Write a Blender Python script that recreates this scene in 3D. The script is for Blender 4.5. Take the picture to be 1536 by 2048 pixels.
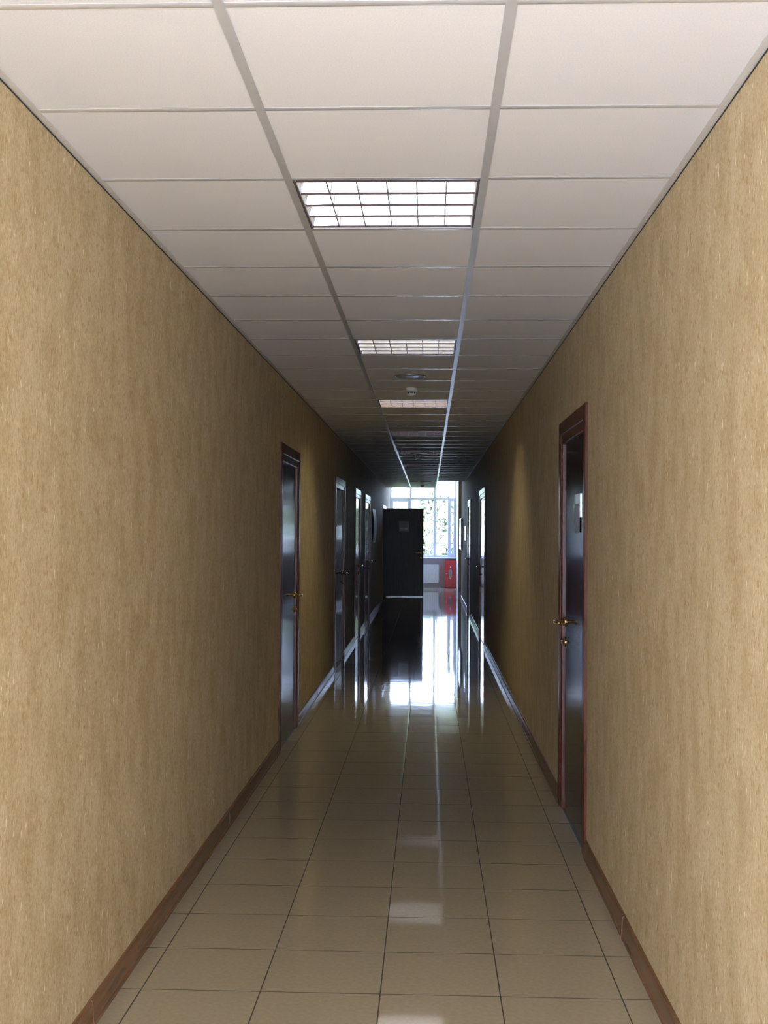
import bpy, bmesh, math, random
from mathutils import Vector, Matrix

random.seed(7)
for o in list(bpy.data.objects):
    bpy.data.objects.remove(o)
S = bpy.context.scene
COL = S.collection

# ------------------------------------------------------------------ camera
EYE = 1.5173
RT = Vector((0.99925331, 0.0381269, 0.00625774))
UP = Vector((-0.00558053, -0.01784253, 0.99982524))
FW = Vector((-0.03823189, 0.9991136, 0.01761644))
cd = bpy.data.cameras.new('camera')
cd.sensor_fit = 'VERTICAL'
cd.sensor_height = 24.0
cd.sensor_width = 18.0
cd.lens = 24.0 * 2369.66 / 2048.0
cd.clip_start = 0.05
cd.clip_end = 400
cam = bpy.data.objects.new('camera', cd)
COL.objects.link(cam)
cam.matrix_world = Matrix(((RT.x, UP.x, -FW.x, 0), (RT.y, UP.y, -FW.y, 0), (RT.z, UP.z, -FW.z, EYE), (0, 0, 0, 1)))
S.camera = cam

# ------------------------------------------------------------------ world, sun, portal, added side lamps
w = bpy.data.worlds.new('sky')
S.world = w
w.use_nodes = True
nt = w.node_tree
bg = nt.nodes['Background']
tc = nt.nodes.new('ShaderNodeTexCoord')
sx = nt.nodes.new('ShaderNodeSeparateXYZ')
rp = nt.nodes.new('ShaderNodeValToRGB')
rp.color_ramp.elements[0].position = 0.0
rp.color_ramp.elements[0].color = (0.60, 0.72, 1.0, 1)
rp.color_ramp.elements[1].position = 0.6
rp.color_ramp.elements[1].color = (0.30, 0.42, 1.0, 1)
nt.links.new(tc.outputs['Generated'], sx.inputs[0])
nt.links.new(sx.outputs['Z'], rp.inputs[0])
nt.links.new(rp.outputs[0], bg.inputs[0])
bg.inputs[1].default_value = 27.0

sun_d = bpy.data.lights.new('sun', 'SUN')
sun_d.energy = 40.0
sun_d.angle = math.radians(0.6)
sun_d.color = (1.0, 0.95, 0.86)
sun = bpy.data.objects.new('sun', sun_d)
COL.objects.link(sun)
sun.rotation_euler = Vector((-0.55, 0.5, -0.75)).to_track_quat('-Z', 'Y').to_euler()

BACK_Y = -4.0
pd = bpy.data.lights.new('window_portal', 'AREA')
pd.shape = 'RECTANGLE'
pd.size = 1.9
pd.size_y = 2.4
pd.cycles.is_portal = True
po = bpy.data.objects.new('window_portal', pd)
COL.objects.link(po)
po.location = (-0.18, 33.45, 2.04)
po.rotation_euler = Vector((0, -1, 0)).to_track_quat('-Z', 'Y').to_euler()
for sx_, sp_ in ((-1.031 - 0.045, 2000), (0.746 + 0.045, 1430)):
    sd = bpy.data.lights.new('added_side_fill', 'AREA')  # unseen area lamps added behind the camera to brighten the near corridor
    sd.shape = 'RECTANGLE'
    sd.size = 1.56
    sd.size_y = 2.0
    sd.energy = sp_
    sd.color = (0.75, 0.89, 1.24)
    sl = bpy.data.objects.new('added_side_fill', sd)
    COL.objects.link(sl)
    sl.location = (sx_, -2.9, 1.06)
    sl.rotation_euler = Vector((-sx_, 0, 0)).to_track_quat('-Z', 'Y').to_euler()

S.view_settings.view_transform = 'Standard'
S.view_settings.look = 'None'
S.view_settings.gamma = 1.0
S.view_settings.use_curve_mapping = False
S.view_settings.exposure = 0.0
S.cycles.max_bounces = 10
S.cycles.diffuse_bounces = 5
S.cycles.glossy_bounces = 6
S.cycles.transparent_max_bounces = 12
S.cycles.caustics_reflective = False
S.cycles.caustics_refractive = False
S.cycles.sample_clamp_indirect = 6.0
S.cycles.blur_glossy = 0.3

# ------------------------------------------------------------------ dimensions
XL, XR, HC = -1.031, 0.746, 2.60
B1, B2 = -0.4383, 0.1617            # main ceiling runners
R0, RP = 3.0005, 0.6                # ceiling rows
F0, FP = 3.9237, 0.3921             # floor rows
FJ = [-0.946, -0.5495, -0.1530, 0.2420, 0.6388]
Y_END, Y_NOTCH, Y_RW, Y_PIER, Y_WIN = 28.05, 24.6, 27.45, 31.0, 33.24
XB_L, XB_R = -1.12, 0.765           # window bay
HU = 3.35                           # ceiling of the bay
SILL = 0.84


# ------------------------------------------------------------------ materials
def mat(name, col, rough=0.5, metal=0.0, spec=0.5, emit=None, emit_s=0.0):
    m = bpy.data.materials.new(name)
    m.use_nodes = True
    b = m.node_tree.nodes['Principled BSDF']
    b.inputs['Base Color'].default_value = (*col, 1)
    b.inputs['Roughness'].default_value = rough
    b.inputs['Metallic'].default_value = metal
    b.inputs['Specular IOR Level'].default_value = spec
    if emit:
        b.inputs['Emission Color'].default_value = (*emit, 1)
        b.inputs['Emission Strength'].default_value = emit_s
    return m


def N(m, t, **kw):
    n = m.node_tree.nodes.new(t)
    for k, v in kw.items():
        setattr(n, k, v)
    return n


def LK(m, a, b):
    m.node_tree.links.new(a, b)


def noise_color(m, scale, c1, c2, stretch=(1, 1, 1), detail=4, lo=0.35, hi=0.65, bump=0.0, dist=0.002, coord='Object'):
    b = m.node_tree.nodes['Principled BSDF']
    t = N(m, 'ShaderNodeTexCoord')
    mp = N(m, 'ShaderNodeMapping')
    mp.inputs['Scale'].default_value = stretch
    n = N(m, 'ShaderNodeTexNoise')
    n.inputs['Scale'].default_value = scale
    n.inputs['Detail'].default_value = detail
    r = N(m, 'ShaderNodeValToRGB')
    r.color_ramp.elements[0].position = lo
    r.color_ramp.elements[0].color = (*c1, 1)
    r.color_ramp.elements[1].position = hi
    r.color_ramp.elements[1].color = (*c2, 1)
    LK(m, t.outputs[coord], mp.inputs[0])
    LK(m, mp.outputs[0], n.inputs['Vector'])
    LK(m, n.outputs['Fac'], r.inputs[0])
    LK(m, r.outputs[0], b.inputs['Base Color'])
    if bump:
        bp = N(m, 'ShaderNodeBump')
        bp.inputs['Strength'].default_value = bump
        bp.inputs['Distance'].default_value = dist
        LK(m, n.outputs['Fac'], bp.inputs['Height'])
        LK(m, bp.outputs[0], b.inputs['Normal'])
    return m


def wallpaper():
    m = mat('wallpaper', (0.5, 0.36, 0.18), 0.7, spec=0.15)
    b = m.node_tree.nodes['Principled BSDF']
    t = N(m, 'ShaderNodeTexCoord')

    def noise(scale, st, detail):
        mp = N(m, 'ShaderNodeMapping')
        mp.inputs['Scale'].default_value = st
        n = N(m, 'ShaderNodeTexNoise')
        n.inputs['Scale'].default_value = scale
        n.inputs['Detail'].default_value = detail
        n.inputs['Roughness'].default_value = 0.65
        LK(m, t.outputs['Object'], mp.inputs[0])
        LK(m, mp.outputs[0], n.inputs['Vector'])
        return n

    def ramp(src, stops):
        r = N(m, 'ShaderNodeValToRGB')
        e = r.color_ramp.elements
        e[0].position, e[0].color = stops[0][0], (*stops[0][1], 1)
        e[1].position, e[1].color = stops[1][0], (*stops[1][1], 1)
        LK(m, src, r.inputs[0])
        return r

    def mix(kind, fac, a, c):
        x = N(m, 'ShaderNodeMix', data_type='RGBA', blend_type=kind)
        if isinstance(fac, float):
            x.inputs[0].default_value = fac
        else:
            LK(m, fac, x.inputs[0])
        LK(m, a, x.inputs[6])
        if isinstance(c, tuple):
            x.inputs[7].default_value = (*c, 1)
        else:
            LK(m, c, x.inputs[7])
        return x.outputs[2]

    fine = noise(150, (1, 1, 0.6), 3)          # woven grain
    blot = noise(9, (1, 1, 0.55), 4)            # soft blotches
    speck = noise(58, (1, 1, 0.62), 3)          # golden flecks
    glit = noise(80, (1, 1, 0.26), 2)           # pale strands
    base = ramp(fine.outputs['Fac'], [(0.34, (0.435, 0.335, 0.19)), (0.66, (0.585, 0.465, 0.285))])
    bl = ramp(blot.outputs['Fac'], [(0.36, (0.84, 0.80, 0.72)), (0.62, (1.0, 1.0, 1.0))])
    c = mix('MULTIPLY', 1.0, base.outputs[0], bl.outputs[0])
    sp = ramp(speck.outputs['Fac'], [(0.575, (0, 0, 0)), (0.665, (0.75, 0.75, 0.75))])
    c = mix('MIX', sp.outputs[0], c, (0.36, 0.22, 0.08))
    gl = ramp(glit.outputs['Fac'], [(0.665, (0, 0, 0)), (0.72, (0.8, 0.8, 0.8))])
    c = mix('MIX', gl.outputs[0], c, (0.80, 0.68, 0.46))
    LK(m, c, b.inputs['Base Color'])
    bp = N(m, 'ShaderNodeBump')
    bp.inputs['Strength'].default_value = 0.35
    bp.inputs['Distance'].default_value = 0.0015
    LK(m, speck.outputs['Fac'], bp.inputs['Height'])
    LK(m, bp.outputs[0], b.inputs['Normal'])
    return m


def glass_mat():
    m = bpy.data.materials.new('window_glass')
    m.use_nodes = True
    t = m.node_tree
    t.nodes.clear()
    out = t.nodes.new('ShaderNodeOutputMaterial')
    mx = t.nodes.new('ShaderNodeMixShader')
    tr = t.nodes.new('ShaderNodeBsdfTransparent')
    tr.inputs[0].default_value = (0.96, 0.98, 0.975, 1)
    gl = t.nodes.new('ShaderNodeBsdfGlossy')
    gl.inputs['Roughness'].default_value = 0.02
    mx.inputs[0].default_value = 0.05
    t.links.new(tr.outputs[0], mx.inputs[1])
    t.links.new(gl.outputs[0], mx.inputs[2])
    t.links.new(mx.outputs[0], out.inputs[0])
    return m


def floor_mat():
    m = mat('polished_tile', (0.40, 0.33, 0.225), 0.045, spec=0.55)
    b = m.node_tree.nodes['Principled BSDF']
    t = N(m, 'ShaderNodeTexCoord')
    n = N(m, 'ShaderNodeTexNoise')
    n.inputs['Scale'].default_value = 60
    n.inputs['Detail'].default_value = 4
    r = N(m, 'ShaderNodeValToRGB')
    r.color_ramp.elements[0].position = 0.3
    r.color_ramp.elements[0].color = (0.385, 0.325, 0.222, 1)
    r.color_ramp.elements[1].position = 0.7
    r.color_ramp.elements[1].color = (0.43, 0.365, 0.25, 1)
    LK(m, t.outputs['Object'], n.inputs['Vector'])
    LK(m, n.outputs['Fac'], r.inputs[0])
    LK(m, r.outputs[0], b.inputs['Base Color'])
    oi = N(m, 'ShaderNodeObjectInfo')
    ad_ = N(m, 'ShaderNodeVectorMath', operation='ADD')
    LK(m, t.outputs['Object'], ad_.inputs[0])
    LK(m, oi.outputs['Location'], ad_.inputs[1])
    n2 = N(m, 'ShaderNodeTexNoise')
    n2.inputs['Scale'].default_value = 5.0
    n2.inputs['Detail'].default_value = 1.0
    LK(m, ad_.outputs[0], n2.inputs['Vector'])
    bp = N(m, 'ShaderNodeBump')
    bp.inputs['Strength'].default_value = 1.0
    bp.inputs['Distance'].default_value = 0.00035
    LK(m, n2.outputs['Fac'], bp.inputs['Height'])
    LK(m, bp.outputs[0], b.inputs['Normal'])
    return m


M = {}
M['wall'] = wallpaper()
M['plaster'] = noise_color(mat('white_plaster', (0.7, 0.68, 0.66), 0.7), 30, (0.66, 0.64, 0.63), (0.74, 0.72, 0.70), bump=0.1)
M['tile'] = floor_mat()
M['grout'] = noise_color(mat('dark_grout', (0.05, 0.04, 0.03), 0.9), 80, (0.035, 0.028, 0.02), (0.07, 0.055, 0.04))
M['panel'] = noise_color(mat('ceiling_panel', (0.78, 0.75, 0.71), 0.7, spec=0.25), 260, (0.79, 0.765, 0.765), (0.845, 0.825, 0.825), detail=2, bump=0.08, dist=0.0006)
M['runner'] = noise_color(mat('painted_steel_grid', (0.6, 0.58, 0.56), 0.30, 0.08, spec=0.6), 14, (0.69, 0.68, 0.68), (0.73, 0.72, 0.72))
M['tee'] = noise_color(mat('painted_steel_tee', (0.6, 0.58, 0.56), 0.22, 0.08, spec=0.6), 14, (0.69, 0.68, 0.68), (0.73, 0.72, 0.72))
for _n, _r, _i in (('runner', 0.29, 2.3), ('tee', 0.19, 2.2)):
    _b = M[_n].node_tree.nodes['Principled BSDF']
    _b.inputs['Coat Weight'].default_value = 1.0
    _b.inputs['Coat Roughness'].default_value = _r
    _b.inputs['Coat IOR'].default_value = _i
M['plenum'] = mat('dark_plenum', (0.05, 0.05, 0.05), 0.9)
M['leaf'] = noise_color(mat('dark_wood_veneer', (0.03, 0.018, 0.012), 0.09, spec=0.32), 6, (0.016, 0.010, 0.008), (0.050, 0.027, 0.018), stretch=(6, 6, 0.5), detail=5)
M['leafmatt'] = noise_color(mat('matt_black_veneer', (0.02, 0.014, 0.011), 0.5, spec=0.4), 6, (0.011, 0.008, 0.007), (0.026, 0.018, 0.013), stretch=(6, 6, 0.5), detail=5)
M['frame'] = noise_color(mat('reddish_wood_frame', (0.11, 0.03, 0.015), 0.28, spec=0.15), 8, (0.05, 0.014, 0.007), (0.095, 0.028, 0.013), stretch=(6, 6, 0.4), detail=5)
M['skirt'] = noise_color(mat('brown_skirting', (0.16, 0.075, 0.03), 0.27, spec=0.35), 8, (0.135, 0.066, 0.03), (0.185, 0.094, 0.045), stretch=(8, 0.5, 8), detail=5)
M['brass'] = noise_color(mat('polished_brass', (0.72, 0.50, 0.22), 0.22, 1.0), 40, (0.68, 0.46, 0.2), (0.78, 0.56, 0.27))
M['chrome'] = noise_color(mat('brushed_chrome', (0.62, 0.63, 0.66), 0.28, 1.0), 60, (0.58, 0.59, 0.62), (0.68, 0.69, 0.72))
M['mirror'] = noise_color(mat('mirror_aluminium', (0.84, 0.82, 0.79), 0.05, 1.0), 12, (0.20, 0.195, 0.19), (0.24, 0.235, 0.225))
M['shade_lip'] = mat('painted_shade_lip', (0.09, 0.05, 0.05), 0.4, 0.6)  # dark colour paints the shade lines between the louvre cells
M['tray'] = mat('white_enamel', (0.78, 0.76, 0.73), 0.3)
M['lampcase'] = mat('dark_lamp_edge', (0.10, 0.08, 0.09), 0.4)
M['tube_off'] = mat('unlit_tube_glass', (0.85, 0.84, 0.80), 0.25)
M['tube_on'] = mat('lit_tube_glass', (0.9, 0.9, 0.8), 0.4, emit=(1.0, 0.93, 0.62), emit_s=60.0)
M['plastic'] = noise_color(mat('cream_plastic', (0.62, 0.59, 0.5), 0.4), 30, (0.58, 0.55, 0.47), (0.65, 0.62, 0.53))
M['slot'] = mat('black_slot', (0.02, 0.02, 0.02), 0.6)
M['pvc'] = noise_color(mat('white_pvc', (0.68, 0.68, 0.72), 0.35), 20, (0.66, 0.66, 0.70), (0.71, 0.71, 0.75))
M['glass'] = glass_mat()
M['enamel'] = noise_color(mat('radiator_enamel', (0.78, 0.77, 0.78), 0.3), 20, (0.75, 0.74, 0.75), (0.80, 0.79, 0.80))
M['red'] = noise_color(mat('red_enamel', (0.55, 0.02, 0.025), 0.35), 15, (0.50, 0.016, 0.02), (0.60, 0.025, 0.03))
M['darkglass'] = mat('dark_glazing', (0.03, 0.03, 0.045), 0.12)
M['paper'] = noise_color(mat('glossy_paper', (0.4, 0.41, 0.48), 0.5, spec=0.3), 12, (0.36, 0.37, 0.46), (0.42, 0.43, 0.50))
M['print'] = mat('grey_print', (0.22, 0.22, 0.27), 0.5)
M['printpale'] = mat('pale_print', (0.85, 0.85, 0.85), 0.4)
M['board'] = mat('glossy_board_face', (0.72, 0.62, 0.60), 0.10, spec=0.7)
M['boardframe'] = mat('black_board_frame', (0.025, 0.02, 0.018), 0.3)
M['greenpaper'] = noise_color(mat('laminated_green_sheet', (0.35, 0.5, 0.25), 0.15), 14, (0.25, 0.40, 0.16), (0.55, 0.66, 0.40), detail=1)
M['lawn'] = noise_color(mat('lawn', (0.25, 0.32, 0.10), 0.9), 3, (0.20, 0.28, 0.08), (0.36, 0.42, 0.16))
M['bark'] = noise_color(mat('bark', (0.16, 0.11, 0.07), 0.9), 12, (0.11, 0.08, 0.05), (0.22, 0.16, 0.10), stretch=(1, 1, 0.3), bump=0.5, dist=0.02)
M['foliage'] = noise_color(mat('leaves', (0.40, 0.48, 0.22), 0.6), 2, (0.34, 0.44, 0.17), (0.50, 0.56, 0.32))
M['foliage2'] = noise_color(mat('dark_leaves', (0.03, 0.045, 0.02), 0.7, spec=0.2), 2, (0.006, 0.012, 0.004), (0.022, 0.036, 0.012))
M['iron'] = mat('dark_iron', (0.012, 0.014, 0.014), 0.6)


# ------------------------------------------------------------------ helpers
class MB:
    """collects shapes in world coordinates; build() links ONE mesh object"""

    def __init__(self):
        self.bm = bmesh.new()

    def box(self, x0, x1, y0, y1, z0, z1, bev=0.0, seg=1):
        b = bmesh.new()
        vs = [b.verts.new(p) for p in ((x0, y0, z0), (x1, y0, z0), (x1, y1, z0), (x0, y1, z0), (x0, y0, z1), (x1, y0, z1), (x1, y1, z1), (x0, y1, z1))]
        for f in ((0, 3, 2, 1), (4, 5, 6, 7), (0, 1, 5, 4), (1, 2, 6, 5), (2, 3, 7, 6), (3, 0, 4, 7)):
            b.faces.new([vs[i] for i in f])
        if bev > 0:
            bmesh.ops.bevel(b, geom=list(b.edges), offset=bev, segments=seg, affect='EDGES', profile=0.5)
        self.add(b)
        return self

    def add(self, b, mtx=None):
        vm = {}
        for v in b.verts:
            vm[v] = self.bm.verts.new(mtx @ v.co if mtx else v.co)
        for f in b.faces:
            nf = self.bm.faces.new([vm[v] for v in f.verts])
            nf.smooth = f.smooth
        b.free()

    def prism(self, prof, axis, a0, a1):
        """closed profile of 2-D points extruded along axis: 'y' takes (x,z), 'x' takes (y,z), 'z' takes (x,y)"""
        def P(p, a):
            return {'y': (p[0], a, p[1]), 'x': (a, p[0], p[1]), 'z': (p[0], p[1], a)}[axis]
        lo = [self.bm.verts.new(P(p, a0)) for p in prof]
        hi = [self.bm.verts.new(P(p, a1)) for p in prof]
        n = len(prof)
        fs = [self.bm.faces.new(lo), self.bm.faces.new(hi[::-1])]
        for i in range(n):
            fs.append(self.bm.faces.new((lo[i], hi[i], hi[(i + 1) % n], lo[(i + 1) % n])))
        bmesh.ops.recalc_face_normals(self.bm, faces=fs)
        return self

    def tube(self, pts, rad, seg=10, smooth=True):
        pts = [Vector(p) for p in pts]
        rads = rad if isinstance(rad, (list, tuple)) else [rad] * len(pts)
        rings = []
        for i, p in enumerate(pts):
            d = (pts[min(i + 1, len(pts) - 1)] - pts[max(i - 1, 0)]).normalized()
            a = d.cross(Vector((0, 0, 1)))
            if a.length < 1e-3:
                a = d.cross(Vector((1, 0, 0)))
            a.normalize()
            c = d.cross(a)
            rings.append([self.bm.verts.new(p + (a * math.cos(2 * math.pi * k / seg) + c * math.sin(2 * math.pi * k / seg)) * rads[i]) for k in range(seg)])
        fs = []
        for i in range(len(rings) - 1):
            for k in range(seg):
                f = self.bm.faces.new((rings[i][k], rings[i][(k + 1) % seg], rings[i + 1][(k + 1) % seg], rings[i + 1][k]))
                f.smooth = smooth
                fs.append(f)
        fs.append(self.bm.faces.new(rings[0]))
        fs.append(self.bm.faces.new(rings[-1]))
        bmesh.ops.recalc_face_normals(self.bm, faces=fs)
        return self

    def lathe(self, prof, c, axis='z', seg=28):
        """prof: (radius, height) from c; closed with caps when radius > 0"""
        def P(r, h, t):
            u, v = r * math.cos(t), r * math.sin(t)
            return Vector(c) + Vector({'z': (u, v, h), 'y': (u, h, v), 'x': (h, u, v)}[axis])
        rings = [[self.bm.verts.new(P(r, h, 2 * math.pi * k / seg)) for k in range(seg)] for r, h in prof]
        fs = []
        for i in range(len(rings) - 1):
            for k in range(seg):
                f = self.bm.faces.new((rings[i][k], rings[i][(k + 1) % seg], rings[i + 1][(k + 1) % seg], rings[i + 1][k]))
                f.smooth = True
                fs.append(f)
        fs.append(self.bm.faces.new(rings[0]))
        fs.append(self.bm.faces.new(rings[-1]))
        bmesh.ops.recalc_face_normals(self.bm, faces=fs)
        return self

    def build(self, name, m, parent=None, origin=None):
        org = Vector(origin) if origin else (world_loc(parent) if parent else Vector((0, 0, 0)))
        me = bpy.data.meshes.new(name)
        bmesh.ops.translate(self.bm, verts=self.bm.verts, vec=-org)
        self.bm.to_mesh(me)
        self.bm.free()
        me.materials.append(m)
        o = bpy.data.objects.new(name, me)
        COL.objects.link(o)
        if parent:
            o.parent = parent
            o.location = org - world_loc(parent)
        else:
            o.location = org
        return o


def world_loc(o):
    v = Vector((0, 0, 0))
    while o is not None:
        v += o.location
        o = o.parent
    return v


def tag(o, label=None, cat=None, group=None, kind=None):
    if label:
        o['label'] = label
    if cat:
        o['category'] = cat
    if group:
        o['group'] = group
    if kind:
        o['kind'] = kind
    return o


def empty(name, loc, label, cat, group=None, kind=None):
    o = bpy.data.objects.new(name, None)
    o.empty_display_size = 0.1
    COL.objects.link(o)
    o.location = loc
    return tag(o, label, cat, group, kind)


def inst(name, me, parent, loc, rot=(0, 0, 0)):
    o = bpy.data.objects.new(name, me)
    COL.objects.link(o)
    o.parent = parent
    o.location = loc
    o.rotation_euler = rot
    return o


def copy_tree(o, parent=None):
    c = o.copy()
    COL.objects.link(c)
    c.parent = parent
    for ch in [x for x in bpy.data.objects if x.parent == o]:
        copy_tree(ch, c)
    return c


# ------------------------------------------------------------------ walls
DH = 2.14                                       # height of the door frames
LEFT = [(8.14, 9.30), (12.86, 14.34), (16.38, 17.60), (18.85, 20.45), (26.25, 28.25)]
RIGHT = [(5.62, 6.74), (15.78, 17.48), (21.28, 22.80)]
WT = 0.22


def wall_run(mb, x0, x1, y0, y1, z1, holes):
    y = y0
    for a, b in holes:
        mb.box(x0, x1, y, a + 0.02, 0, z1)
        mb.box(x0, x1, a + 0.02, b - 0.02, DH - 0.02, z1)
        y = b - 0.02
    mb.box(x0, x1, y, y1, 0, z1)


mb = MB()
wall_run(mb, XL - WT, XL, BACK_Y, Y_PIER, 3.4, [(-3.75, -2.05)] + LEFT)
wl = mb.build('wall_left', M['wall'])
tag(wl, 'long left corridor wall covered in golden beige flecked wallpaper', 'wall', kind='structure')
mb = MB()
wall_run(mb, XR, XR + WT, BACK_Y, Y_RW, 3.4, [(-3.75, -2.05)] + RIGHT)
wr = mb.build('wall_right', M['wall'])
tag(wr, 'right corridor wall covered in golden beige flecked wallpaper', 'wall', kind='structure')

# side passage and window bay beyond the corridor
mb = MB()
mb.box(XB_R, 3.2, Y_PIER, Y_PIER + 0.2, 0, HU)
mb.box(3.0, 3.2, Y_RW - 0.5, Y_PIER, 0, HU)
mb.box(XR + WT, 3.2, Y_RW - 0.55, Y_RW - 0.35, 0, HU)
o = mb.build('wall_passage', M['wall'])
tag(o, 'brown papered wall facing the corridor beside the far window bay', 'wall', kind='structure')
mb = MB()
mb.box(XB_R + 0.0005, XB_R + 0.25, Y_PIER + 0.2, Y_WIN + 0.3, 0, HU)
mb.box(XB_R, XB_R + 0.006, Y_PIER + 0.001, Y_PIER + 0.2, 0, HU)
o = mb.build('wall_bay_right', M['plaster'])
tag(o, 'narrow white plastered side of the window bay next to the red cabinet', 'wall', kind='structure')
mb = MB()
mb.box(XB_L - 0.25, XB_L, Y_PIER, Y_WIN + 0.3, 0, HU)
o = mb.build('wall_bay_left', M['plaster'])
tag(o, 'white plastered wall of the window bay behind the open door leaf', 'wall', kind='structure')
mb = MB()
mb.box(XB_L - 0.2, XB_R + 0.2, Y_WIN, Y_WIN + 0.3, 0, SILL - 0.03)
mb.box(XB_L - 0.2, XB_R + 0.2, Y_WIN, Y_WIN + 0.3, 3.24, HU + 0.1)
o = mb.build('wall_back', M['plaster'])
tag(o, 'pale plastered wall below the far window behind the radiator', 'wall', kind='structure')

# ------------------------------------------------------------------ floor
mb = MB()
mb.box(XL - WT, 3.2, BACK_Y - 0.3, Y_WIN + 0.3, -0.2, -0.0008)
floor = mb.build('floor', M['grout'])
tag(floor, 'polished beige tiled corridor floor with thin dark joints reflecting the far window', 'floor', kind='structure')
G = 0.0045


def tile_mesh(wx, wy):
    b = MB()
    b.box(-wx / 2 + G / 2, wx / 2 - G / 2, -wy / 2 + G / 2, wy / 2 - G / 2, -0.012, 0.0)
    me = bpy.data.meshes.new('floor_tile')
    for f in b.bm.faces:
        f.material_index = 0 if f.calc_center_median().z > -0.0005 else 1
    b.bm.to_mesh(me)
    b.bm.free()
    me.materials.append(M['tile'])
    me.materials.append(M['grout'])
    return me


cols = [XL] + FJ + [XR]
tmesh = [tile_mesh(cols[i + 1] - cols[i], FP) for i in range(6)]
K0, K1 = -2, 35
for k in range(K0, K1):
    for i in range(6):
        inst('floor_tile', tmesh[i], floor, ((cols[i] + cols[i + 1]) / 2, F0 + (k + 0.5) * FP, random.uniform(-0.0003, 0.0)),
             (random.gauss(0, 0.0005), random.gauss(0, 0.0006), 0))
mb = MB()


def loose_tile(x0, x1, y0, y1):
    tx, ty, dz = random.gauss(0, 0.0005), random.gauss(0, 0.0006), random.uniform(-0.0003, 0)
    xm, ym = (x0 + x1) / 2, (y0 + y1) / 2
    g = G / 2
    P = [(x0 + g, y0 + g), (x1 - g, y0 + g), (x1 - g, y1 - g), (x0 + g, y1 - g)]
    top = [mb.bm.verts.new((x, y, dz + (y - ym) * tx + (x - xm) * ty)) for x, y in P]
    bot = [mb.bm.verts.new((x, y, -0.012)) for x, y in P]
    mb.bm.faces.new(top)
    for i in range(4):
        mb.bm.faces.new((bot[i], bot[(i + 1) % 4], top[(i + 1) % 4], top[i])).material_index = 1


far_cols = [XL] + FJ + [1.035, 1.431, 1.827, 2.223, 2.619, 3.015]
for k in list(range(-21, K0)) + list(range(K1, 75)):
    y0, y1 = F0 + k * FP, F0 + (k + 1) * FP
    for i in range(len(far_cols) - 1):
        a, b = far_cols[i], far_cols[i + 1]
        if y0 < Y_RW - 0.4 or y1 > Y_PIER + 0.1:
            if a > XR:
                continue
            b = min(b, XR if y0 < Y_RW - 0.4 else XB_R)
        loose_tile(a, b, y0, y1)
o = mb.build('floor_tiling', M['tile'], floor)
o.data.materials.append(M['grout'])
tag(o, kind='stuff')

# ------------------------------------------------------------------ ceiling
mb = MB()
mb.box(XL - WT, XR + WT, BACK_Y - 0.2, Y_NOTCH, 2.74, 2.84)
mb.box(XL - WT, B2 + 0.06, Y_NOTCH, Y_END, 2.74, 2.84)
ceiling = mb.build('ceiling', M['plenum'])
tag(ceiling, 'white suspended panel ceiling with grey grid running down the corridor', 'ceiling', kind='structure')
mb = MB()
mb.box(XL - WT, 3.2, Y_NOTCH - 0.3, Y_WIN + 0.3, HU, HU + 0.1)
mb.box(XL - WT, XR + WT, Y_NOTCH - 0.3, Y_NOTCH - 0.012, 2.62, HU)
mb.box(B2 - 0.1, B2 + 0.012, Y_NOTCH - 0.1, Y_END, 2.602, HU)
mb.box(XL - 0.02, B2 + 0.012, Y_END, Y_END + 0.1, 2.602, HU)
mb.build('raised_soffit', M['plaster'], ceiling)

LIGHT_ROWS = [-4, 1, 6, 11, 16, 21, 26, 31, 36]
ccols = [(XL, B1), (B1, B2), (B2, XR)]


def panel_mesh(wx):
    b = MB()
    b.box(-wx / 2, wx / 2, -RP / 2 + 0.005, RP / 2 - 0.005, 0, 0.014, 0.002)
    me = bpy.data.meshes.new('ceiling_panel')
    b.bm.to_mesh(me)
    b.bm.free()
    me.materials.append(M['panel'])
    return me


pm = [panel_mesh(b - a - 0.010) for a, b in ccols]
tee = []
for a, b in ccols:
    q = MB()
    prof = [(-0.012, 0.00095), (-0.008, 0.00042), (-0.004, 0.0001), (0.0, 0.0), (0.004, 0.0001), (0.008, 0.00042), (0.012, 0.00095), (0.012, 0.0015), (0.001, 0.0015), (0.001, 0.03), (-0.001, 0.03), (-0.001, 0.0015), (-0.012, 0.0015)]
    L = b - a - 0.024
    q.prism(prof, 'x', -L / 2, L / 2)
    me = bpy.data.meshes.new('cross_tee')
    q.bm.to_mesh(me)
    q.bm.free()
    me.materials.append(M['tee'])
    tee.append(me)
for k in range(-12, 42):
    for i, (a, b) in enumerate(ccols):
        y0, y1 = R0 + k * RP, R0 + (k + 1) * RP
        if i == 2 and y1 > Y_NOTCH + 0.1:
            continue
        if y1 < BACK_Y or y1 > Y_END + 0.3:
            continue
        if not (i == 1 and k in LIGHT_ROWS):
            inst('ceiling_panel', pm[i], ceiling, ((a + b) / 2, (y0 + y1) / 2, HC + random.uniform(0.0, 0.0008)),
                 (random.gauss(0, 0.0010), random.gauss(0, 0.0006), 0))
        inst('cross_tee', tee[i], ceiling, ((a + b) / 2, y1, HC - 0.0016), (random.gauss(0, 0.004), 0, 0))
for x, ye in ((B1, Y_END), (B2, Y_END)):
    y = BACK_Y
    n = 0
    while y < ye - 0.01:
        y2 = min(R0 + math.ceil((y - R0 + 0.05) / 3.6) * 3.6, ye)
        q = MB()
        prof = [(-0.012, 0), (0.012, 0), (0.012, 0.0015), (0.001, 0.0015), (0.001, 0.038), (-0.001, 0.038), (-0.001, 0.0015), (-0.012, 0.0015)]
        q.prism([(x + p, HC - 0.0025 + z) for p, z in prof], 'y', y, y2 - 0.0005)
        q.build('main_runner', M['runner'], ceiling)
        y = y2
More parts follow.
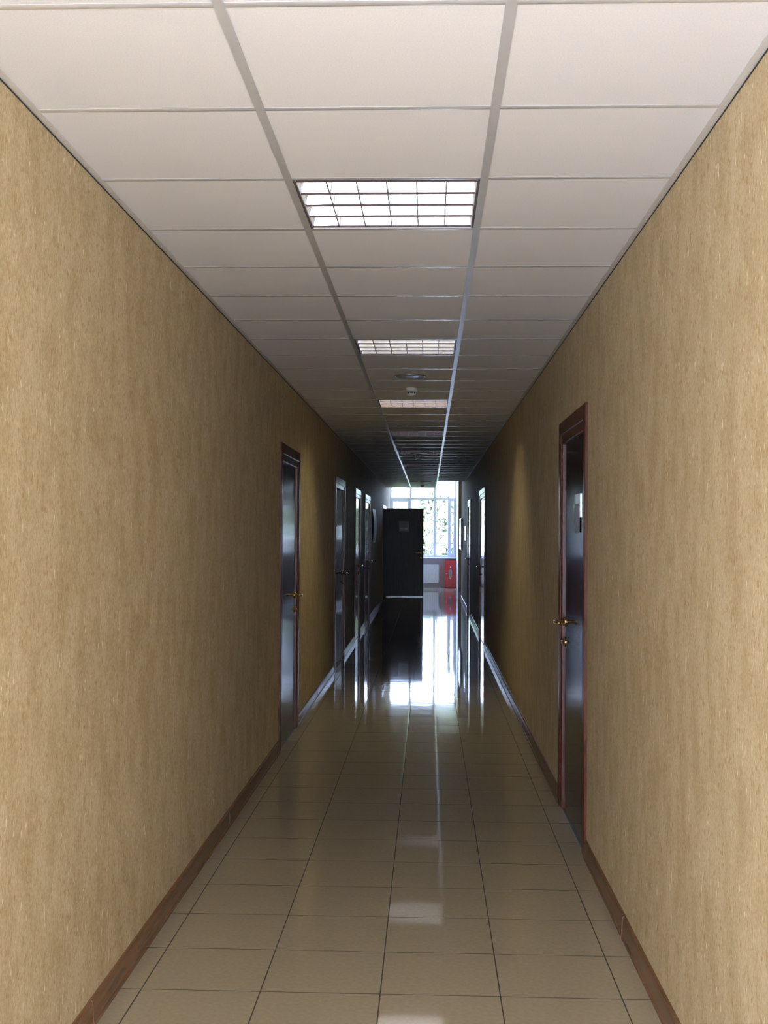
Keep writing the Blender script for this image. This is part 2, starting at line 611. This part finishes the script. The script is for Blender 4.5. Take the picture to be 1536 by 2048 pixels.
for sgn, x, ye in ((1, XL, Y_END), (-1, XR, Y_NOTCH)):
    q = MB()
    q.prism([(x, HC - 0.0025), (x + sgn * 0.022, HC - 0.0025), (x + sgn * 0.022, HC - 0.001), (x + sgn * 0.0015, HC - 0.001), (x + sgn * 0.0015, HC + 0.022), (x, HC + 0.022)], 'y', BACK_Y, ye)
    q.build('edge_angle', M['runner'], ceiling)
    q = MB()
    q.prism([(x, HC - 0.006), (x + sgn * 0.002, HC - 0.006), (x + sgn * 0.002, HC - 0.0024), (x, HC - 0.0024)], 'y', BACK_Y, ye)
    q.build('shadow_joint', M['slot'], ceiling)


# ------------------------------------------------------------------ doors
def lever(parent, c, out, along, m):
    """brass lever handle: out = unit vector off the leaf, along = unit vector of the lever"""
    out, along, c = Vector(out), Vector(along), Vector(c)
    ax = 'x' if abs(out.x) > 0.5 else 'y'
    sg = out.x if ax == 'x' else out.y
    q = MB()
    q.lathe([(0.004, sg * 0.0), (0.026, 0.0), (0.026, sg * 0.006), (0.018, sg * 0.011), (0.010, sg * 0.014), (0.009, sg * 0.05)], c, ax, 20)
    e = c + out * 0.055
    q.tube([c + out * 0.04 - along * 0.0, e - along * 0.008, e + along * 0.02, e + along * 0.07, e + along * 0.115 - out * 0.004, e + along * 0.125 - out * 0.012],
           [0.010, 0.012, 0.0105, 0.009, 0.0085, 0.007], 10)
    h = q.build('door_handle', m, parent)
    q = MB()
    k = c - Vector((0, 0, 0.11))
    q.lathe([(0.004, 0.0), (0.025, 0.0), (0.025, sg * 0.006), (0.016, sg * 0.010), (0.009, sg * 0.010), (0.009, sg * 0.022), (0.004, sg * 0.022)], k, ax, 18)
    q.build('lock_cylinder', m, parent)
    return h


def make_door(n, side, y0, y1, label, sign=None, rec=0.004):
    s = 1 if side == 'L' else -1              # into the corridor
    xw = XL if side == 'L' else XR
    root = empty('door_%d' % n, (xw, (y0 + y1) / 2, 0), label, 'door', kind='structure')
    aw, ob = 0.125, 0.075

    def slab(a0, a1, ya, yb, za, zb, bev, seg=2):
        xs = sorted((xw + s * a0, xw + s * a1))
        q.box(xs[0], xs[1], ya, yb, za, zb, bev, seg)

    for near in (True, False):
        q = MB()
        a, b = (y0, y0 + ob) if near else (y1 - ob, y1)
        slab(-0.01, 0.015, a, b, 0, DH, 0.006, 3)
        q.build('architrave', M['frame'], root)
        q = MB()
        a, b = (y0 + ob - 0.004, y0 + aw) if near else (y1 - aw, y1 - ob + 0.004)
        slab(-0.15, 0.0085, a, b, 0, DH - ob - 0.002, 0.004, 3)
        q.build('door_jamb', M['frame'], root)
    q = MB()
    slab(-0.01, 0.0152, y0 + 0.002, y1 - 0.002, DH - ob, DH + 0.001, 0.006, 3)
    q.build('head_architrave', M['frame'], root)
    q = MB()
    slab(-0.15, 0.0087, y0 + ob, y1 - ob, DH - aw, DH - ob + 0.003, 0.004, 3)
    q.build('head_jamb', M['frame'], root)
    q = MB()
    xl = xw - s * rec
    q.box(min(xl, xl - s * 0.042), max(xl, xl - s * 0.042), y0 + aw - 0.0015, y1 - aw + 0.0015, 0.006, DH - aw + 0.0015, 0.0015)
    leaf = q.build('door_leaf', M['leaf'], root)
    hy = y1 - aw - 0.065
    lever(leaf, (xl, hy, 1.035), (s, 0, 0), (0, -1, 0), M['brass'])
    for hz in (0.25, 1.05, 1.85):
        q = MB()
        q.tube([(xl + s * 0.006, y0 + aw + 0.004, hz - 0.045), (xl + s * 0.006, y0 + aw + 0.004, hz + 0.045)], 0.006, 8)
        q.build('hinge', M['brass'], leaf)
    if sign:
        ya, yb, za, zb = sign
        q = MB()
        q.box(min(xl, xl + s * 0.006), max(xl, xl + s * 0.006), ya, yb, za, zb, 0.0015)
        sg = q.build('door_sign', M['chrome'], leaf)
        q = MB()
        q.box(min(xl + s * 0.0055, xl + s * 0.0072), max(xl + s * 0.0055, xl + s * 0.0072), ya + 0.015, yb - 0.015, za - 0.075, zb - 0.05)
        q.build('sign_paper', M['paper'], leaf)
    # dark closed room behind the leaf so that no daylight leaks round it
    return root


make_door(1, 'L', *LEFT[0], 'dark glossy wooden door with brass handle, nearest on the left wall')
d2 = make_door(2, 'L', *LEFT[1], 'dark wooden door with small sign plate, second from the camera on the left wall', sign=(13.45, 13.62, 1.66, 1.78))
# this leaf is not latched: its near edge stands a little deeper in the frame
for c_ in d2.children:
    if c_.name.startswith('door_leaf'):
        p_ = Vector((-0.004, 0.61, 0))
        r_ = Matrix.Rotation(math.radians(-2.8), 4, 'Z')
        c_.matrix_local = Matrix.Translation(p_) @ r_ @ Matrix.Translation(-p_) @ Matrix.Translation(c_.location)
make_door(3, 'L', *LEFT[2], 'narrow dark door, third along the left wall, with window reflection strip')
make_door(4, 'L', *LEFT[3], 'dark door before the bowed poster, fourth along the left wall')
make_door(5, 'R', *RIGHT[0], 'large dark door in reddish frame with brass lever and number plate, nearest on right', sign=(5.90, 6.10, 1.60, 1.72))
make_door(6, 'R', *RIGHT[1], 'dark glossy door in the middle of the right corridor wall')
make_door(7, 'R', *RIGHT[2], 'farthest dark door on the right wall before the notice board')

# the open door at the end of the left wall
y0, y1 = LEFT[4]
d8 = empty('door_8', (XL, y1, 0), 'black door leaf standing open across the corridor before the far window', 'door', kind='structure')
for a, b in ((y0, y0 + 0.075), (y1 - 0.075, y1)):
    q = MB()
    q.box(XL - 0.01, XL + 0.012, a, b, 0, DH, 0.004, 2)
    q.build('architrave', M['frame'], d8)
    q = MB()
    q.box(XL - 0.16, XL - 0.008, a + (0.02 if a == y0 else 0.01), b - (0.01 if a == y0 else 0.02), 0, DH - 0.03, 0.003)
    q.build('door_jamb', M['frame'], d8)
q = MB()
q.box(XL - 0.01, XL + 0.0122, y0 + 0.002, y1 - 0.002, DH - 0.075, DH + 0.001, 0.004, 2)
q.box(XL - 0.16, XL - 0.008, y0 + 0.05, y1 - 0.05, DH - 0.07, DH - 0.03, 0.003)
q.build('head_architrave', M['frame'], d8)
LX0, LX1, LY, LZ0, LZ1 = XL - 0.055, -0.136, 28.13, 0.022, 2.10
q = MB()
q.box(LX0, LX1, LY, LY + 0.042, LZ0, LZ1, 0.002)
leaf = q.build('door_leaf', M['leafmatt'], d8)
lever(leaf, (LX1 - 0.06, LY, 1.045), (0, -1, 0), (-1, 0, 0), M['brass'])
q = MB()
q.box(-0.72, -0.48, LY - 0.004, LY + 0.0005, 1.555, 1.795)
q.build('door_sign', M['paper'], leaf)
q = MB()
for i, (xa, xb) in enumerate(((-0.69, -0.51), (-0.68, -0.50), (-0.69, -0.52), (-0.67, -0.53))):
    q.box(xa, xb, LY - 0.0046, LY - 0.0038, 1.765 - i * 0.026, 1.775 - i * 0.026)
q.box(-0.72, -0.48, LY - 0.0046, LY - 0.0038, 1.658, 1.668)
q.build('sign_print', M['print'], leaf)
q = MB()
q.box(-0.69, -0.62, LY - 0.0046, LY - 0.0038, 1.60, 1.632)
q.box(-0.58, -0.51, LY - 0.0046, LY - 0.0038, 1.60, 1.632)
q.build('sign_emblem', M['printpale'], leaf)
# closed room behind that doorway
mb = MB()
mb.box(XL - 1.6, XL - 1.5, y0 - 0.3, y1 + 0.3, 0, 2.6)
mb.box(XL - 1.5, XL - WT, y0 - 0.3, y0 - 0.2, 0, 2.6)
mb.box(XL - 1.5, XL - WT, y1 + 0.2, y1 + 0.3, 0, 2.6)
mb.box(XL - 1.6, XL - WT, y0 - 0.3, y1 + 0.3, 2.6, 2.7)
mb.box(XL - 1.6, XL - WT, y0 - 0.3, y1 + 0.3, -0.2, -0.001)
o = mb.build('wall_side_room', M['plaster'])
tag(o, 'unlit room behind the open doorway at the corridor end', 'wall', kind='structure')

# ------------------------------------------------------------------ skirting
def skirting(name, side, y0, y1, holes, label, joints=()):
    s = 1 if side == 'L' else -1
    xw = XL if side == 'L' else XR
    root = empty(name, (xw, y0, 0), label, 'baseboard', kind='structure')
    prof = [(0, 0), (0.017, 0), (0.017, 0.010), (0.014, 0.018), (0.012, 0.062), (0.010, 0.076), (0.005, 0.083), (0, 0.084)]
    cuts = [y0]
    for a, b in holes:
        cuts += [a, b]
    cuts.append(y1)
    for i in range(0, len(cuts), 2):
        a, b = cuts[i], cuts[i + 1]
        js = [a] + [j for j in joints if a < j < b] + [b]
        for u, v in zip(js[:-1], js[1:]):
            q = MB()
            q.prism([(xw + s * p, z) for p, z in prof], 'y', u + 0.001, v - 0.001)
            q.build('skirting_board', M['skirt'], root)
    for j in joints:
        q = MB()
        q.prism([(xw + s * (p + 0.0015 if p else p), z + (0.0015 if p else 0.002 if z else 0)) for p, z in prof], 'y', j - 0.009, j + 0.009)
        q.build('joint_clip', M['skirt'], root)


skirting('baseboard_left', 'L', -2.04, Y_PIER, LEFT, 'brown wooden skirting board along the foot of the left wall', joints=(3.62, 6.1, 10.9))
skirting('baseboard_right', 'R', -2.04, Y_RW, RIGHT, 'brown wooden skirting board along the foot of the right wall', joints=(4.52, 9.4, 12.0))
mb = MB()
mb.box(XB_R + 0.01, 3.0, Y_PIER - 0.017, Y_PIER, 0, 0.084, 0.003)
tag(mb.build('baseboard_back', M['boardframe']), 'dark skirting at the foot of the wall beside the window bay', 'baseboard', kind='structure')

# ------------------------------------------------------------------ recessed louvre lights
def blade_mesh():
    q = MB()
    side = []
    y, z = 0.0014, 0.006
    n = 5
    for i in range(n + 1):
        side.append((y, z))
        a = math.radians(14.5 + 9 * i / n)
        z += 0.040 / n
        y += 0.040 / n * math.tan(a)
    prof = side + [(-p, h) for p, h in reversed(side)]
    q.prism(prof, 'x', -0.283, 0.283)
    n0 = len(q.bm.faces)
    q.box(-0.283, 0.283, -0.0016, 0.0016, 0.0, 0.0061)  # strip added to carry the painted dark row line
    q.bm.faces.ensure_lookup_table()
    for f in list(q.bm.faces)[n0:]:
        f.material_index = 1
    for f in q.bm.faces:
        f.smooth = False
    me = bpy.data.meshes.new('louvre_blade')
    q.bm.to_mesh(me)
    q.bm.free()
    me.materials.append(M['mirror'])
    me.materials.append(M['shade_lip'])
    return me


def cross_mesh():
    q = MB()
    q.box(-0.0008, 0.0008, -0.062, 0.062, 0.004, 0.044)
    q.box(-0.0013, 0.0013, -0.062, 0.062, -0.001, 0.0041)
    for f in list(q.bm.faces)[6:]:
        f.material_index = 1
    me = bpy.data.meshes.new('cross_blade')
    q.bm.to_mesh(me)
    q.bm.free()
    me.materials.append(M['mirror'])
    me.materials.append(M['shade_lip'])
    return me


def tube_mesh(mt):
    q = MB()
    q.tube([(-0.262, 0, 0), (0.262, 0, 0)], 0.013, 12)
    me = bpy.data.meshes.new('fluorescent_tube')
    q.bm.to_mesh(me)
    q.bm.free()
    me.materials.append(mt)
    return me


BM_, CM_, TM_OFF, TM_ON = blade_mesh(), cross_mesh(), tube_mesh(M['tube_off']), tube_mesh(M['tube_on'])
LXC = (B1 + B2) / 2
q = MB()
W2 = 0.288
for (xa, xb, ya, yb) in ((-W2 + 0.006, -W2 + 0.010, -W2, W2), (W2 - 0.010, W2 - 0.006, -W2, W2), (-W2, W2, -W2, -W2 + 0.003), (-W2, W2, W2 - 0.003, W2)):
    q.box(xa, xb, ya, yb, HC + 0.0, HC + 0.085)
q.box(-W2, W2, -W2, W2, HC + 0.085, HC + 0.089)
tray_o = q.build('reflector_tray', M['tray'])
tray_me = tray_o.data
bpy.data.objects.remove(tray_o)
q = MB()
q.box(-0.004, 0.004, -W2, W2, HC - 0.0005, HC + 0.05)
rim_o = q.build('end_rim', M['lampcase'])
rim_me = rim_o.data
bpy.data.objects.remove(rim_o)
LIT = {11}
ORD = {-4: 'out of view above the camera', 1: 'nearest to the camera, bright white in its mirrors',
       6: 'second from the camera, dull tan in its mirrors', 11: 'third from the camera, lit, just past the first smoke detector',
       16: 'fourth from the camera, with gold and dark reflections', 21: 'fifth from the camera, a dark strip before the second detector',
       26: 'sixth from the camera, just beyond the second smoke detector', 31: 'seventh from the camera, dark strip near the corridor end',
       36: 'eighth from the camera, last before the far window'}
for k in LIGHT_ROWS:
    yc = R0 + (k + 0.5) * RP
    root = empty('ceiling_light', (LXC, yc, 0), 'square recessed mirror louvre light ' + ORD[k], 'ceiling light', 'louvre lights down the corridor ceiling')
    inst('reflector_tray', tray_me, root, (0, 0, 0))
    for x in (-0.2845, 0.2845):
        inst('end_rim', rim_me, root, (x, 0, 0))
    for i in range(5):
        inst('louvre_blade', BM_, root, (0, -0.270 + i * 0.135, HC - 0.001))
    for i in range(4):
        inst('fluorescent_tube', TM_ON if k in LIT else TM_OFF, root, (0, -0.2025 + i * 0.135, HC + 0.064))
        for j in range(5):
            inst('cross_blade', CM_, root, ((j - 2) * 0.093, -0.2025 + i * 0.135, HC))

# ------------------------------------------------------------------ speakers and detectors
def speaker(y, x, label):
    root = empty('ceiling_speaker', (x, y, HC), label, 'speaker', 'round speakers in the ceiling')
    q = MB()
    q.lathe([(0.098, 0.0), (0.098, -0.004), (0.103, -0.008), (0.110, -0.007), (0.113, -0.003), (0.113, 0.0)], (x, y, HC), 'z', 36)
    q.build('speaker_ring', M['chrome'], root)
    q = MB()
    q.lathe([(0.002, 0.0), (0.099, 0.0), (0.099, -0.0035), (0.05, -0.0055), (0.002, -0.006)], (x, y, HC), 'z', 36)
    q.build('speaker_grille', M['chrome'], root)


def detector(y, x, label):
    root = empty('smoke_detector', (x, y, HC), label, 'smoke detector', 'smoke detectors on the ceiling')
    q = MB()
    q.lathe([(0.002, 0.0), (0.044, 0.0), (0.046, -0.004), (0.046, -0.018), (0.043, -0.026), (0.030, -0.030), (0.002, -0.030)], (x, y, HC), 'z', 24)
    q.build('detector_base', M['plastic'], root)
    q = MB()
    q.lathe([(0.002, -0.030), (0.028, -0.030), (0.028, -0.042), (0.002, -0.042)], (x, y, HC), 'z', 20)
    q.build('smoke_slot', M['slot'], root)
    q = MB()
    for i in range(6):
        t = i * math.pi / 3
        q.box(x + 0.027 * math.cos(t) - 0.003, x + 0.027 * math.cos(t) + 0.003, y + 0.027 * math.sin(t) - 0.003, y + 0.027 * math.sin(t) + 0.003, HC - 0.042, HC - 0.03)
    q.build('slot_rib', M['plastic'], root)
    q = MB()
    q.lathe([(0.002, -0.042), (0.032, -0.042), (0.033, -0.046), (0.024, -0.055), (0.002, -0.057)], (x, y, HC), 'z', 24)
    q.build('detector_cap', M['tray'], root)


speaker(8.15, -0.138, 'round grey ceiling speaker just before the first smoke detector')
speaker(16.0, -0.145, 'round ceiling speaker just before the second smoke detector')
detector(8.84, -0.138, 'cream smoke detector hanging beneath the ceiling after the first speaker')
detector(16.55, -0.15, 'dark silhouetted smoke detector beyond the second ceiling speaker')
detector(26.75, -0.157, 'tiny smoke detector near the corridor end against the window')

# ------------------------------------------------------------------ window at the end
win = empty('window_1', ((XB_L + XB_R) / 2, Y_WIN, SILL), 'tall white framed window at the corridor end with trees outside', 'window', kind='structure')
YF0, YF1 = Y_WIN + 0.02, Y_WIN + 0.09
ZT0, ZT1 = 2.45, 2.51
q = MB()
q.box(XB_L, XB_L + 0.06, YF0, YF1, SILL, 3.24, 0.004)
q.box(XB_R - 0.05, XB_R, YF0, YF1, SILL, 3.24, 0.004)
q.box(XB_L + 0.06, XB_R - 0.05, YF0 + 0.001, YF1 - 0.001, SILL, SILL + 0.06, 0.004)
q.box(XB_L + 0.06, XB_R - 0.05, YF0 + 0.001, YF1 - 0.001, 3.18, 3.24, 0.004)
q.build('window_frame', M['pvc'], win)
q = MB()
q.box(XB_L + 0.06, XB_R - 0.05, YF0 + 0.002, YF1 - 0.002, ZT0, ZT1, 0.004)
q.build('transom', M['pvc'], win)
MUL = [(-0.555, -0.49), (0.118, 0.185)]
for a, b in MUL:
    q = MB()
    q.box(a, b, YF0 - 0.002, YF1 + 0.002, SILL + 0.06, 3.18, 0.004)
    q.build('mullion', M['pvc'], win)
q = MB()
q.box(0.515, 0.57, YF0 - 0.001, YF1 + 0.001, SILL + 0.06, ZT0, 0.004)
q.build('mullion', M['pvc'], win)


def pane(x0, x1, z0, z1, sash=0.0):
    if sash:
        q = MB()
        a, b = YF0 - 0.015, YF1 - 0.02
        q.box(x0, x0 + sash, a, b, z0, z1, 0.003)
        q.box(x1 - sash, x1, a, b, z0, z1, 0.003)
        q.box(x0 + sash, x1 - sash, a + 0.001, b - 0.001, z0, z0 + sash, 0.003)
        q.box(x0 + sash, x1 - sash, a + 0.001, b - 0.001, z1 - sash, z1, 0.003)
        p = q.build('window_sash', M['pvc'], win)
        x0, x1, z0, z1 = x0 + sash - 0.004, x1 - sash + 0.004, z0 + sash - 0.004, z1 - sash + 0.004
    else:
        p = win
        x0, x1, z0, z1 = x0 - 0.004, x1 + 0.004, z0 - 0.004, z1 + 0.004
    q = MB()
    q.box(x0, x1, YF0 + 0.03, YF0 + 0.036, z0, z1)
    q.build('window_pane', M['glass'], p)
    return p


pane(XB_L + 0.06, -0.555, ZT1, 3.18)
pane(-0.49, 0.118, ZT1, 3.18)
pane(0.185, XB_R - 0.05, ZT1, 3.18)
pane(XB_L + 0.06, -0.555, SILL + 0.06, ZT0, 0.055)
pane(-0.49, 0.118, SILL + 0.06, ZT0)
pane(0.185, 0.515, SILL + 0.06, ZT0)
p = pane(0.57, XB_R - 0.05, SILL + 0.06, ZT0, 0.04)
q = MB()
q.box(0.582, 0.600, YF0 - 0.028, YF0 - 0.014, 1.50, 1.56, 0.002)
q.box(0.585, 0.597, YF0 - 0.045, YF0 - 0.028, 1.42, 1.54, 0.003)
q.build('window_handle', M['pvc'], p)
mb = MB()
mb.box(XB_L, XB_R, Y_WIN - 0.22, Y_WIN + 0.02, SILL - 0.03, SILL, 0.006, 2)
tag(mb.build('trim_1', M['pvc']), 'white window sill board above the radiator', 'window sill', kind='structure')

# radiator
ry = Y_WIN - 0.03
rad = empty('radiator', (-0.05, ry - 0.05, 0.13), 'white panel radiator below the far window partly behind the open door', 'radiator')
RX0, RX1 = -0.75, 0.268
q = MB()
q.box(RX0, RX1, ry - 0.10, ry - 0.085, 0.13, 0.645, 0.005, 2)
for i in range(16):
    x = RX0 + 0.05 + i * 0.0612
    q.box(x, x + 0.03, ry - 0.1025, ry - 0.098, 0.16, 0.615, 0.002)
q.build('front_panel', M['enamel'], rad)
q = MB()
q.box(RX0, RX1, ry - 0.045, ry - 0.03, 0.14, 0.635, 0.004)
q.build('rear_panel', M['enamel'], rad)
q = MB()
for i in range(24):
    x = RX0 + 0.02 + i * 0.0414
    q.box(x, x + 0.014, ry - 0.088, ry - 0.042, 0.632, 0.642)
q.build('top_grille', M['enamel'], rad)
for x0 in (RX0 - 0.004, RX1 - 0.002):
    q = MB()
    q.box(x0, x0 + 0.006, ry - 0.102, ry - 0.028, 0.14, 0.64, 0.002)
    q.build('side_cover', M['enamel'], rad)
for x0 in (RX0 + 0.15, RX1 - 0.15):
    q = MB()
    q.box(x0, x0 + 0.03, ry - 0.035, Y_WIN - 0.003, 0.25, 0.55)
    q.build('wall_bracket', M['enamel'], rad)
q = MB()
q.tube([(RX1 - 0.01, ry - 0.06, 0.17), (RX1 + 0.035, ry - 0.06, 0.17), (RX1 + 0.045, ry - 0.06, 0.15), (RX1 + 0.045, ry - 0.06, 0.0)], 0.009, 8)
q.build('supply_pipe', M['enamel'], rad)

# red fire cabinet
fx0, fx1, fy0, fy1, fz = 0.438, 0.755, Y_WIN - 0.26, Y_WIN - 0.005, 0.76
fc = empty('fire_cabinet', ((fx0 + fx1) / 2, (fy0 + fy1) / 2, 0), 'red metal fire cabinet standing on the floor under the window sill', 'fire cabinet')
q = MB()
q.box(fx0, fx1, fy0, fy1, 0.0, fz, 0.005, 2)
q.build('cabinet_body', M['red'], fc)
q = MB()
q.box(fx0 + 0.012, fx1 - 0.012, fy0 - 0.016, fy0 + 0.001, 0.02, fz - 0.02, 0.004, 2)
dr = q.build('cabinet_door', M['red'], fc)
q = MB()
prof = [((fx0 + fx1) / 2 + 0.048 * math.cos(t), 0.40 + 0.12 * math.sin(t)) for t in [i * 2 * math.pi / 20 for i in range(20)]]
b = bmesh.new()
lo = [b.verts.new((p[0], fy0 - 0.0185, p[1])) for p in prof]
hi = [b.verts.new((p[0], fy0 - 0.014, p[1])) for p in prof]
b.faces.new(lo[::-1])
b.faces.new(hi)
for i in range(20):
    b.faces.new((lo[i], lo[(i + 1) % 20], hi[(i + 1) % 20], hi[i]))
q.add(b)
q.build('viewing_window', M['darkglass'], dr)
q = MB()
q.lathe([(0.002, 0), (0.014, 0), (0.014, -0.006), (0.002, -0.008)], (fx0 + 0.05, fy0 - 0.016, 0.39), 'y', 14)
q.build('lock', M['chrome'], dr)
q = MB()
q.box((fx0 + fx1) / 2 - 0.016, (fx0 + fx1) / 2 + 0.016, fy0 - 0.0175, fy0 - 0.0155, 0.555, 0.60)
q.box((fx0 + fx1) / 2 - 0.025, (fx0 + fx1) / 2 + 0.02, fy0 - 0.0215, fy0 - 0.0180, 0.245, 0.275)
q.build('pale_sticker', M['printpale'], dr)

# ------------------------------------------------------------------ things on the walls
root = empty('wall_poster', (XL, 21.7, 1.63), 'bowed bluish grey poster on a dark board, left wall past the fourth door', 'poster')
q = MB()
q.box(XL, XL + 0.012, 21.06, 22.3, 1.36, 1.92, 0.002)
q.build('backing_board', M['boardframe'], root)
q = MB()
n = 12
front, back = [], []
for i in range(n + 1):
    t = i / n
    z = 1.335 + t * 0.615
    bow = 0.016 + 0.03 * math.sin(math.pi * t)
    front.append((XL + bow + 0.002, z))
    back.append((XL + bow, z))
q.prism(front + back[::-1], 'y', 21.12, 22.26)
q.build('poster_sheet', M['paper'], root)

root = empty('notice_board', (XR, 26.85, 1.5), 'black edged notice board with pinkish glossy face at the right wall end', 'notice board')
q = MB()
q.box(XR - 0.045, XR, 26.22, 27.42, 1.15, 1.86, 0.003)
q.build('board_frame', M['boardframe'], root)
q = MB()
q.box(XR - 0.050, XR - 0.044, 26.235, 27.405, 1.165, 1.845, 0.002)
q.build('board_face', M['board'], root)
root = empty('wall_sign', (XR, 24.45, 1.52), 'small laminated green sheet on the right wall between far door and notice board', 'sign')
q = MB()
q.box(XR - 0.004, XR, 24.08, 24.78, 1.37, 1.67)
q.build('sign_backing', M['boardframe'], root)
q = MB()
for i in range(3):
    q.box(XR - 0.0055, XR - 0.0038, 24.1, 24.76, 1.38 + i * 0.098, 1.46 + i * 0.098)
q.build('green_sheet', M['greenpaper'], root)

# ------------------------------------------------------------------ end wall and added lamp-backed glazing behind the camera
mb = MB()
mb.box(XL - WT, XR + WT, BACK_Y - 0.2, BACK_Y, 0, 2.84)
tag(mb.build('wall_front', M['plaster']), 'white plastered end wall of the corridor behind the camera', 'wall', kind='structure')
for n_, xw_, s_, lb_ in ((3, XL, -1, 'added unseen glazing in the left wall behind the camera, for the fill lamp'), (4, XR, 1, 'added unseen glazing in the right wall behind the camera, for the fill lamp')):
    def bx(y0, y1, z0, z1, a=0.004, b=0.09, bev=0.003):
        xs = sorted((xw_ + s_ * a, xw_ + s_ * b))
        q.box(xs[0], xs[1], y0, y1, z0, z1, bev)
    added_win = empty('window_%d' % (n_ - 1), (xw_ + s_ * 0.1, -2.9, 0), lb_, 'window', kind='structure')
    q = MB()
    bx(-3.73, -3.68, 0, 2.12)
    bx(-2.12, -2.07, 0, 2.12)
    bx(-3.68, -2.12, 2.06, 2.12, 0.005, 0.089)
    bx(-3.68, -2.12, 0, 0.06, 0.005, 0.089)
    q.build('window_frame', M['pvc'], added_win)
    q = MB()
    bx(-3.685, -2.115, 0.055, 2.065, 0.020, 0.026, 0)
    q.build('window_pane', M['glass'], added_win)

# ------------------------------------------------------------------ outdoors beyond the far window
mb = MB()
mb.box(-40, 40, Y_WIN + 0.3, 90, -0.75, -0.55)
tag(mb.build('ground', M['lawn']), 'sunlit lawn outside the far window', 'lawn', kind='structure')


def tree(x, y, h, rad, m, label, trunk_h, nleaf=2600, leaf=0.16, cat='tree', name='tree', group='trees outside the window'):
    root = empty(name, (x, y, -0.55), label, cat, group)
    rnd = random.Random(int(x * 100) + int(y * 10))
    q = MB()
    q.tube([(x, y, -0.6), (x + 0.05, y, trunk_h * 0.5 - 0.55), (x - 0.04, y + 0.03, trunk_h - 0.3), (x, y, h * 0.75 - 0.55)], [0.16, 0.13, 0.11, 0.04] if cat == 'tree' else 0.03, 8)
    for i in range(6):
        t = rnd.uniform(0, 6.28)
        z = trunk_h * 0.8 + i * (h - trunk_h) * 0.1 - 0.55
        q.tube([(x, y, z), (x + rad * 0.5 * math.cos(t), y + rad * 0.5 * math.sin(t), z + rad * 0.35)], [0.05 if cat == 'tree' else 0.012, 0.01], 6)
    q.build('trunk', M['bark'], root)
    vs, fs = [], []
    clumps = []
    for i in range(16):
        while True:
            v = Vector((rnd.uniform(-1, 1), rnd.uniform(-1, 1), rnd.uniform(-1, 1)))
            if v.length < 1:
                break
        clumps.append((v, rnd.uniform(0.28, 0.5)))
    hz = (h - trunk_h * 0.7) / 2
    zc = trunk_h * 0.7 + hz - 0.55
    for i in range(nleaf):
        c, s = clumps[i % 16]
        d = Vector((rnd.gauss(0, 1), rnd.gauss(0, 1), rnd.gauss(0, 1))).normalized() * s * rnd.uniform(0.6, 1.0)
        p = c * 0.7 + d
        p = Vector((x + p.x * rad, y + p.y * rad, zc + p.z * hz))
        a = Vector((rnd.gauss(0, 1), rnd.gauss(0, 1), rnd.gauss(0, 1))).normalized()
        b = a.orthogonal().normalized()
        L = leaf * rnd.uniform(0.6, 1.2)
        k = len(vs)
        vs += [p - a * L, p + b * L * 0.45, p + a * L, p - b * L * 0.45]
        fs.append((k, k + 1, k + 2, k + 3))
    me = bpy.data.meshes.new('crown')
    me.from_pydata(vs, [], fs)
    me.materials.append(m)
    o = bpy.data.objects.new('crown', me)
    COL.objects.link(o)
    o.parent = root
    o.location = -world_loc(root)
    o['kind'] = 'stuff'
    return root


tree(-3.2, 62.0, 5.2, 2.2, M['foliage'], 'sunlit leafy tree outside the left panes of the far window', 1.4)
tree(0.2, 70.0, 5.6, 2.4, M['foliage'], 'sunlit leafy tree outside the middle panes of the far window', 1.6)
tree(2.6, 60.0, 4.6, 1.5, M['foliage'], 'sunlit leafy tree outside the right panes of the far window', 1.3)
tree(-0.2, 41.6, 1.9, 0.6, M['foliage2'], 'dark green bush seen beside the open door edge outside', 0.3, 900, 0.12, 'bush', 'bush', 'bushes outside the window')
tree(0.85, 42.2, 1.7, 0.5, M['foliage2'], 'dark green bush outside the right pane behind the railing', 0.3, 700, 0.12, 'bush', 'bush', 'bushes outside the window')
tree(0.35, 52.0, 4.2, 1.3, M['foliage2'], 'sparse dark leaved young tree between the far window and the sunlit trees', 0.9, 300, 0.12)
rl = empty('railing', (0, 38.6, -0.55), 'dark iron railing outside below the far window panes', 'railing')
for z in (0.72, 1.12):
    q = MB()
    q.box(-2.4, 2.4, 38.58, 38.61, z, z + 0.03)
    q.build('rail', M['iron'], rl)
for i in range(5):
    q = MB()
    q.box(-2.4 + i * 1.19, -2.36 + i * 1.19, 38.575, 38.615, -0.6, 1.2)
    q.build('post', M['iron'], rl)
q = MB()
for i in range(40):
    if i % 10:
        x = -2.38 + i * 0.119
        q.box(x, x + 0.012, 38.588, 38.602, 0.74, 1.13)
tag(q.build('baluster', M['iron'], rl), kind='stuff')
